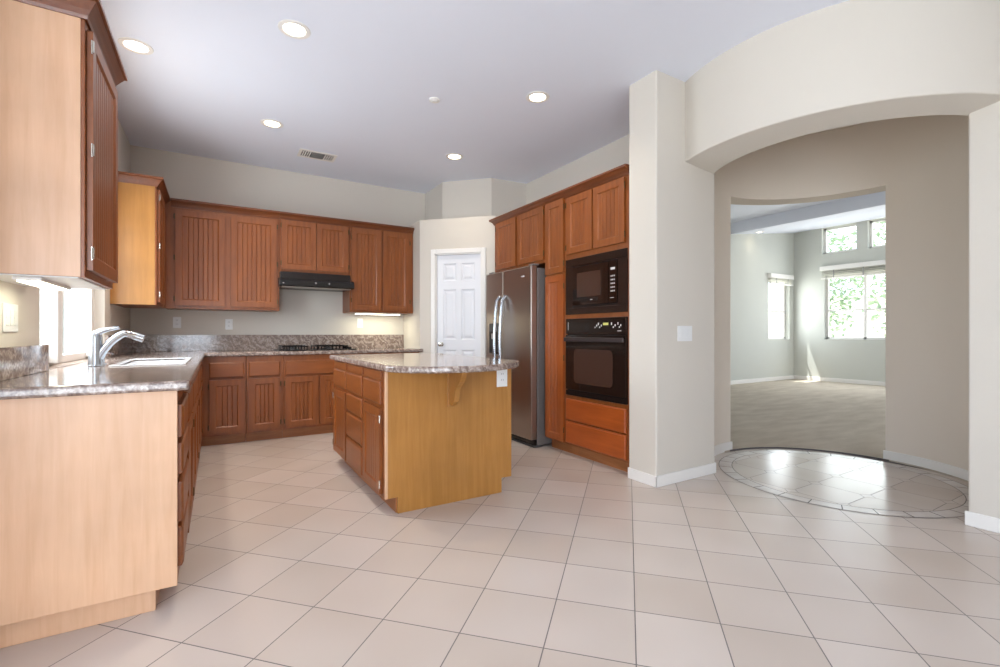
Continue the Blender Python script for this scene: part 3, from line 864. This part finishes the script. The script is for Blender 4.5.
# outlets and switches
def plate(name, label, cat, loc, rz, w=.07, h=.115, kind='outlet', n=1, group=None):
    r = thing(name, label, cat, loc, rz, group)
    MB().box(-w / 2, -.006, -h / 2, w / 2, -.0005, h / 2).build('cover_plate', PLASTIC, r, .003)
    for k in range(n):
        x = (k - (n - 1) / 2) * .046
        if kind == 'outlet':
            for zz in (-.021, .021):
                MB().box(x - .014, -.0085, zz - .014, x + .014, -.0062, zz + .014).build('socket', PLASTIC, r, .004)
                t = MB()
                t.box(x - .008, -.0092, zz - .001, x - .005, -.0087, zz + .008); t.box(x + .005, -.0092, zz - .001, x + .008, -.0087, zz + .008)
                t.build('slots', SLOT, r)
        else:
            MB().box(x - .016, -.0085, -.033, x + .016, -.0062, .033).build('rocker', PLASTIC, r, .002)
            MB().box(x - .0165, -.0078, -.0005, x + .0165, -.0063, .0005).build('rocker_gap', SLOT, r)
    return r
plate('power_outlet', 'white outlet on the back wall below the corner upper cabinet, leftmost of three', 'outlet', (-.35, YB, 1.215), 0)
plate('power_outlet', 'white outlet on the back wall left of the cooktop, middle of three', 'outlet', (.119, YB, 1.20), 0)
plate('power_outlet', 'white outlet on the back wall lit by the tube, rightmost of three', 'outlet', (1.539, YB, 1.23), 0)
plate('light_switch', 'white triple switch on the wall end right of the ovens', 'light switch', (3.00, 2.282, 1.10), 0, .165, .115, 'switch', 3)
plate('light_switch', 'white triple switch plate on the left wall, above the granite at the left edge', 'light switch', (XL, 2.72, 1.165), PI / 2, .16, .118, 'switch', 3)

# ------------------------------------------------------------------ island
IX0, IX1, IY0, IY1 = .872, 1.765, 2.765, 4.20
isl = thing('kitchen_island', 'wooden kitchen island cabinet standing alone in the middle of the tiled floor', 'kitchen island', (IX0, IY1, 0), -PI / 2)
# local: x = IY1 - Y (0..len), y = X - IX0 (0..w)
LN, WD_ = IY1 - IY0, IX1 - IX0
MB().box(0, 0, .10, LN - .02, WD_, .875).build('body', W, isl, .002)
MB().box(.07, .07, 0, LN - .021, WD_ - .07, .10).build('toe_kick', WD, isl)
# the front veneer panel runs down to the floor between the toe recesses
fp = MB(); 
fp.prism([(0, .10), (.075, .10), (.075, 0), (WD_ - .075, 0), (WD_ - .075, .10), (WD_, .10), (WD_, .875), (0, .875)], LN - .0195, LN, 'x')
fp.build('front_panel', WP, isl, .002)
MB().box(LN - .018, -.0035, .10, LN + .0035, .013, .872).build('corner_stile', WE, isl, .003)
MB().box(LN - .018, WD_ - .028, .10, LN + .0035, WD_ + .0035, .872).build('corner_stile', WP, isl, .003)
def yl(Y): return IY1 - Y
secs = [(yl(4.14), yl(3.72)), (yl(3.69), yl(3.25)), (yl(3.21), yl(2.83))]
for k, (a, b) in enumerate(secs):
    add_drawer(isl, a, b, .665, .805)
    t = MB().box(a + .004, -.009, .818, b - .004, -.0005, .868).build('pull_out_board', WX, isl, .002)
    if k == 1:
        for za, zb in ((.515, .648), (.325, .500), (.120, .310)): add_drawer(isl, a, b, za, zb)
    else:
        add_door(isl, a, b, .115, .640, 'R' if k == 2 else 'L', hmat=NICKEL)
# corbel under the overhang: back plate + scroll bracket (profile in local x-z, toward +x = toward the camera)
cy = 1.30 - IX0
MB().box(LN + .0, cy - .024, .625, LN + .014, cy + .024, .874).build('corbel_plate', WP, isl, .003)
prof = [(LN + .014, .874), (LN + .205, .874), (LN + .205, .862), (LN + .195, .835), (LN + .17, .80), (LN + .135, .775), (LN + .115, .75), (LN + .105, .72), (LN + .098, .69), (LN + .085, .665), (LN + .06, .65), (LN + .045, .64), (LN + .014, .64)]
MB().prism(prof, cy - .019, cy + .019, 'y').build('corbel', WP, isl, .003)
plate('power_outlet', 'white outlet at the top right of the front panel of the island', 'outlet', (1.690, IY0 - .0008, .797), 0, .085, .13)

it = []
for x, y in ((.838, 4.235), (.838, 2.66)): it.append((x, y))
bow = [(.860, 2.585), (.92, 2.505), (1.02, 2.425), (1.12, 2.385), (1.22, 2.368), (1.32, 2.372), (1.42, 2.398), (1.52, 2.442), (1.62, 2.505), (1.71, 2.585), (1.765, 2.66), (1.79, 2.74)]
it += bow + [(1.795, 4.235)]
io = MB().prism(it[::-1], .876, .915).build('island_countertop', GRAN, None, .012, 3)
tag(io, 'polished granite top with a bowed front edge lying on the island', 'countertop')

# ------------------------------------------------------------------ tall units on the right wall (rz=-90, x grows toward the camera)
XO = 2.72
def tall(label, y_far, w, **k):
    return thing('tall_cabinet', label, 'kitchen cabinet', (XO, y_far, 0), -PI / 2)
CRO = (2.33, 2.398)
# over the fridge
r = thing('upper_cabinet', 'two-door cabinet above the stainless refrigerator', 'kitchen cabinet', (XO, 4.60, 0), -PI / 2)
w = 4.60 - 3.632
MB().box(0.0005, 0, 1.785, w - .0005, .60, 2.393).build('body', W, r, .0015, 1)
add_door(r, .055, .455, 1.815, 2.335, 'L'); add_door(r, .500, w - .02, 1.815, 2.335, 'R')
crown(r, [(0, .03), (0, 0), (w, 0)], *CRO)
# narrow pantry unit
r = tall('narrow tall pantry cabinet between the refrigerator and the wall ovens', 3.63, .30)
MB().box(0, 0, .10, .2995, .60, 2.393).build('body', W, r, .0015, 1)
MB().box(.001, .07, 0, .2995, .60, .10).build('toe_kick', WD, r)
add_door(r, .012, .285, 1.660, 2.335, 'R'); add_door(r, .012, .285, .115, 1.640, 'R', WOV, nh=3)
crown(r, [(0, 0), (.2995, 0)], *CRO)
# oven tower: open niches for the two appliances
OW = 3.33 - 2.56
r = tall('tall oven cabinet holding the microwave and the wall oven, beside the white wall end', 3.33, OW)
b = MB()
D = .60
b.box(0, 0, .10, .018, D, 2.393); b.box(OW - .018, 0, .10, OW, D, 2.393)
b.box(.018, 0, .10, OW - .018, D, .545); b.box(.018, 0, 1.232, OW - .018, D, 1.275); b.box(.018, 0, 1.757, OW - .018, D, 2.393)
b.box(.018, D - .01, .545, OW - .018, D, 1.757)
b.build('body', W, r)
MB().box(.001, .07, 0, OW, D, .10).build('toe_kick', WD, r)
add_door(r, .030, .362, 1.810, 2.315, 'L'); add_door(r, .378, .728, 1.810, 2.315, 'R')
add_drawer(r, .018, OW - .030, .325, .515, WO); add_drawer(r, .018, OW - .030, .118, .312, WO)
crown(r, [(0, 0), (OW, 0)], *CRO)

# microwave
mw = thing('microwave', 'black built-in microwave in a dark trim frame above the wall oven', 'microwave', (XO, 3.33, 0), -PI / 2)
t = MB()
t.box(.012, -.012, 1.268, .752, -.001, 1.325); t.box(.012, -.012, 1.695, .752, -.001, 1.762)
t.box(.012, -.012, 1.325, .115, -.001, 1.695); t.box(.655, -.012, 1.325, .752, -.001, 1.695)
t.build('trim_frame', BROWN, mw, .002)
MB().box(.117, -.004, 1.327, .653, .40, 1.693).build('housing', BLACK, mw)
dd = MB().box(.120, -.020, 1.345, .560, -.0045, 1.685).build('door', GLASSB, mw, .003)
MB().box(.175, -.0215, 1.415, .470, -.0204, 1.625).build('door_window', GLASSW, dd, .0005, 1)
MB().box(.21, -.0225, 1.375, .43, -.0204, 1.400).build('door_handle', BLACK, dd, .001)
MB().box(.350, -.0235, 1.383, .375, -.0227, 1.390).build('badge', SILVER, dd)
cp = MB().box(.563, -.020, 1.345, .650, -.0045, 1.685).build('control_panel', GLASSB, mw, .003)
MB().box(.585, -.0212, 1.610, .632, -.0203, 1.628).build('display', SILVER, cp)
kp = MB()
for i in range(3):
    for j in range(5): kp.box(.586 + i * .017, -.0211, 1.555 - j * .030, .596 + i * .017, -.0203, 1.566 - j * .030)
kp.build('keypad', SILVER, cp)
MB().box(.58, -.0211, 1.385, .62, -.0203, 1.389).build('lettering', SILVER, cp)

# wall oven
ov = thing('built_in_oven', 'black built-in wall oven with a glass door below the microwave', 'oven', (XO, 3.33, 0), -PI / 2)
MB().box(.022, .001, .550, OW - .022, .52, 1.228).build('housing', BLACK, ov)
MB().box(.022, -.018, 1.095, .752, -.001, 1.230).build('control_panel', BROWN, ov, .004)
MB().box(.040, -.0195, 1.110, .735, -.0183, 1.218).build('control_glass', GLASSB, ov)
MB().box(.50, -.0210, 1.168, .560, -.0197, 1.188).build('clock', LEDG, ov)
ks = MB()
for k, x in enumerate((.40, .42, .44, .455, .475, .59, .61, .63, .66, .675, .69)):
    ks.box(x, -.0210, 1.145 + (k % 3) * .012, x + .010, -.0197, 1.157 + (k % 3) * .016)
ks.build('buttons', SILVER, ov)
MB().box(.055, -.0210, 1.13, .060, -.0197, 1.20).build('badge', SILVER, ov)
MB().box(.66, -.0210, 1.118, .70, -.0197, 1.124).build('lettering', SILVER, ov)
dd = MB().box(.024, -.024, .600, .750, -.001, 1.088).build('door', GLASSB, ov, .004)
# rounded window
def rrect(x0, x1, z0, z1, r, n=6):
    p = []
    for cx2, cz2, a0 in ((x1 - r, z1 - r, 0), (x0 + r, z1 - r, 90), (x0 + r, z0 + r, 180), (x1 - r, z0 + r, 270)):
        for k in range(n + 1):
            a = math.radians(a0 + 90 * k / n); p.append((cx2 + r * math.cos(a), cz2 + r * math.sin(a)))
    return p
MB().prism(rrect(.14, .61, .665, .965, .04), -.0255, -.0243, 'y').build('door_window', GLASSW, dd)
h = MB().box(.028, -.052, 1.030, .746, -.036, 1.066); h.box(.040, -.037, 1.035, .065, -.0243, 1.060); h.box(.705, -.037, 1.035, .73, -.0243, 1.060)
h.build('door_handle', plain('handle_grey', srgb(74, 66, 66), .3, .6), dd, .006, 3)
MB().box(.022, -.020, .550, .752, -.001, .594).build('lower_trim', BLACK, ov, .003)

# refrigerator: front plane X=2.575
XF = 2.575
fr = thing('refrigerator', 'stainless side-by-side refrigerator with a dispenser, in the gap beside the tall cabinet', 'refrigerator', (XF, 4.545, 0), -PI / 2)
FW = 4.545 - 3.672
MB().box(.004, .075, .02, FW - .002, .74, 1.735).build('body', FR_SIDE, fr, .006)
fz = MB().box(.0, 0, .075, .350, .072, 1.755).build('freezer_door', STEEL, fr, .012, 3)
rd = MB().box(.356, 0, .075, FW, .072, 1.755).build('fridge_door', STEEL, fr, .012, 3)
for par, x, sgn in ((fz, .302, -1), (rd, .412, 1)):
    pts = [(x, -.004, .51), (x, -.045, .56)]
    for k in range(9):
        a = k / 8; pts.append((x, -.052 - .022 * math.sin(PI * a), .62 + .76 * a))
    pts += [(x, -.045, 1.44), (x, -.004, 1.49)]
    MB().tube(pts, .017, 12).build('door_handle', CHROME, par, smooth=True)
ds = MB().box(.075, -.004, .88, .270, .0005, 1.21).build('dispenser', BLACK, fz, .004)
MB().box(.085, -.006, 1.12, .260, -.0045, 1.20).build('dispenser_panel', SLOT, ds, .002)
MB().box(.095, -.0055, .90, .250, -.0045, 1.10).build('dispenser_recess', plain('recess_black', srgb(10, 10, 12), .5), ds)
MB().box(.15, -.020, 1.04, .19, -.0058, 1.10).build('dispenser_lever', SILVER, ds, .003)
gr = MB().box(.01, .045, .018, FW - .01, .072, .070)
gr.build('kick_grille', BLACK, fr, .003)
MB().box(.38, .03, .002, FW - .003, .13, .018).build('foot', SLOT, fr, .003)
MB().box(.01, .03, 1.757, .09, .10, 1.775).build('hinge_cover', FR_SIDE, fr, .004)
MB().box(FW - .09, .03, 1.757, FW - .01, .10, 1.775).build('hinge_cover', FR_SIDE, fr, .004)
MB().box(.70, -.0008, 1.655, .76, -.0001, 1.667).build('badge', SILVER, rd)

# ------------------------------------------------------------------ ceiling fixtures
def downlight(label, x, y, z, mat, power, col, tilt=0):
    r = thing('ceiling_light', label, 'ceiling light', (x, y, z), 0, None)
    MB().lathe([(.062, .0), (.068, -.006), (.092, -.004), (.094, -.0003), (.062, -.0002)], seg=32).build('trim_ring', WHITE, r, smooth=True)
    MB().lathe([(0, -.0035), (.030, -.0035), (.052, -.0030), (.0625, -.0012)], seg=32).build('lens', mat, r, smooth=True)
    l = bpy.data.lights.new('downlight_lamp', 'AREA'); l.shape = 'DISK'; l.size = .10; l.energy = power; l.color = col; l.spread = 2.2
    o = bpy.data.objects.new('downlight_lamp', l); COL.objects.link(o); o.parent = r; o.location = (0, 0, -.012)
    return r
warm = (1, .88, .72)
downlight('recessed ceiling light with a pinkish ring beside the near upper cabinet', -0.450, 3.862, CZ, LAMPP, 8, warm)
downlight('large recessed ceiling light at the top of the picture, nearest the camera', 0.414, 3.142, CZ, LAMP, 8, warm)
downlight('recessed ceiling light in front of the air vent', 0.428, 4.655, CZ, LAMP, 8, warm)
downlight('recessed ceiling light nearest the pantry corner', 2.170, 4.514, CZ, LAMP, 4, warm)
downlight('recessed ceiling light nearest the oven tower and white wall end', 2.190, 3.035, CZ, LAMP, 5, warm)
r = downlight('small recessed light in the living room ceiling', 10.0, 5.72, 3.296, LAMP, .4, warm)
r.rotation_euler = (0, -.119, 0); r.location.z = 3.283
sp = thing('smoke_detector', 'small white round sprinkler cover on the kitchen ceiling', 'smoke detector', (1.503, 3.498, CZ))
MB().lathe([(0, -.022), (.022, -.021), (.028, -.014), (.042, -.010), (.044, -.0005), (0, -.0005)], seg=24).build('cover', WHITE, sp, smooth=True)
vt = thing('air_vent', 'white louvred air vent in the ceiling near the back wall', 'air vent', (0.913, 5.234, CZ), 0)
MB().box(-.16, -.10, -.0025, .16, .10, -.0005).build('backing', BLACK, vt)
f = MB(); f.box(-.185, -.115, -.008, .185, -.085, -.001); f.box(-.185, .085, -.008, .185, .115, -.001); f.box(-.185, -.085, -.008, -.155, .085, -.001); f.box(.155, -.085, -.008, .185, .085, -.001)
f.build('frame', WHITE, vt, .002)
for k in range(4): MB().box(-.145 + k * .022, -.085, -.010, -.136 + k * .022, .085, -.003).build('louver', WHITE, vt)
for k in range(4): MB().box(.136 - k * .022, -.085, -.010, .145 - k * .022, .085, -.003).build('louver', WHITE, vt)
for k in range(4): MB().box(-.06, -.080 + k * .042, -.010, .06, -.052 + k * .042, -.003).build('louver', plain('louver_grey%d' % k, srgb(125, 125, 124), .5), vt)

# cabinet tubes
def tube_light(label, loc, rz, w, power):
    r = thing('under_cabinet_light', label, 'light fixture', loc, rz)
    MB().box(-w / 2, -.04, -.014, w / 2, .04, -.0005).build('housing', WHITE, r, .003)
    MB().box(-w / 2 + .01, -.030, -.019, w / 2 - .01, .030, -.0145).build('diffuser', TUBE, r, .002)
    l = bpy.data.lights.new('tube_lamp', 'AREA'); l.shape = 'RECTANGLE'; l.size = w - .04; l.size_y = .05; l.energy = power; l.color = (1, .98, .72)
    o = bpy.data.objects.new('tube_lamp', l); COL.objects.link(o); o.parent = r; o.location = (0, 0, -.022)
tube_light('lit tube fixture under the right back upper cabinet', (1.70, 5.70, 1.350), 0, .56, 1.5)
tube_light('lit tube fixture under the near left upper cabinet', (-.60, 2.60, 1.311), PI / 2, .42, .5)

# ------------------------------------------------------------------ outdoors, seen through the glass
struct('floor_garden', MB().box(-30, -30, -.30, 60, 50, -.20), GRASS, 'pale gravel ground outside')
def tree(label, x, y, h, r, seed, cat='tree'):
    rnd = random.Random(seed)
    t = thing('garden_tree', label, cat, (x, y, -.2))
    MB().tube([(0, 0, 0), (.05, 0, h * .35), (-.03, .04, h * .7)], [.10, .08, .05], 8).build('trunk', BARK, t, smooth=True)
    b = MB(); bm = b.bm
    for k in range(1700):
        while True:
            p = Vector((rnd.uniform(-1, 1), rnd.uniform(-1, 1), rnd.uniform(-1, 1)))
            if .25 < p.length < 1: break
        p = Vector((p.x * r, p.y * r, h * .62 + p.z * h * .42))
        a = Vector((rnd.uniform(-1, 1), rnd.uniform(-1, 1), rnd.uniform(-.6, .6))).normalized()
        c = a.cross(Vector((rnd.uniform(-1, 1), rnd.uniform(-1, 1), 1))).normalized()
        s1 = rnd.uniform(.06, .12)
        vs = [bm.verts.new(p + a * s1), bm.verts.new(p + c * s1 * .5), bm.verts.new(p - a * s1), bm.verts.new(p - c * s1 * .5)]
        bm.faces.new(vs)
    b.build('foliage', LEAF, t)
tree('leafy tree outside the right side of the big living room window', 15.6, 5.0, 5.2, 1.3, 1)
tree('leafy tree outside the narrow living room window', 13.0, 9.2, 4.2, 1.2, 2)
tree('leafy tree outside the left side of the big living room window', 16.8, 7.6, 4.6, 1.1, 3)
nb = thing('garden_wall', 'pale stucco garden wall outside the living room', 'wall', (20, 6, -.2))
MB().box(0, -12, 0, .3, 12, 2.6).build('wall_face', STUCCO, nb, .01)
MB().box(-.04, -12, 2.6, .34, 12, 2.7).build('coping', STUCCO, nb, .01)
nb = thing('garden_wall', 'added block wall giving a pale backdrop to the window over the sink', 'wall', (-3.4, 7, -.2))
MB().box(0, -4.7, 0, .3, 8, 2.5).build('wall_face', plain('backdrop_block', srgb(166, 168, 168), .9, bump=.3, bscale=60), nb, .01)  # added backdrop; its shaded face turns the sink window pane pale blue
MB().box(-.04, -4.7, 2.5, .34, 8, 2.6).build('coping', STUCCO, nb, .01)

# repeats of one kind share a group
GROUPS = {'upper_cabinet': 'upper cabinets round the kitchen walls', 'base_cabinet': 'base cabinets under the granite worktop',
          'tall_cabinet': 'tall cabinets beside the refrigerator', 'ceiling_light': 'recessed ceiling lights',
          'power_outlet': 'white power outlets', 'light_switch': 'white switch plates', 'under_cabinet_light': 'lit tubes under the upper cabinets',
          'window_blind': 'raised blinds in the living room', 'garden_tree': 'trees outside the living room', 'garden_wall': 'pale garden walls outside'}
for o in sc.objects:
    if o.parent is None and o.name.split('.')[0] in GROUPS:
        o['group'] = GROUPS[o.name.split('.')[0]]
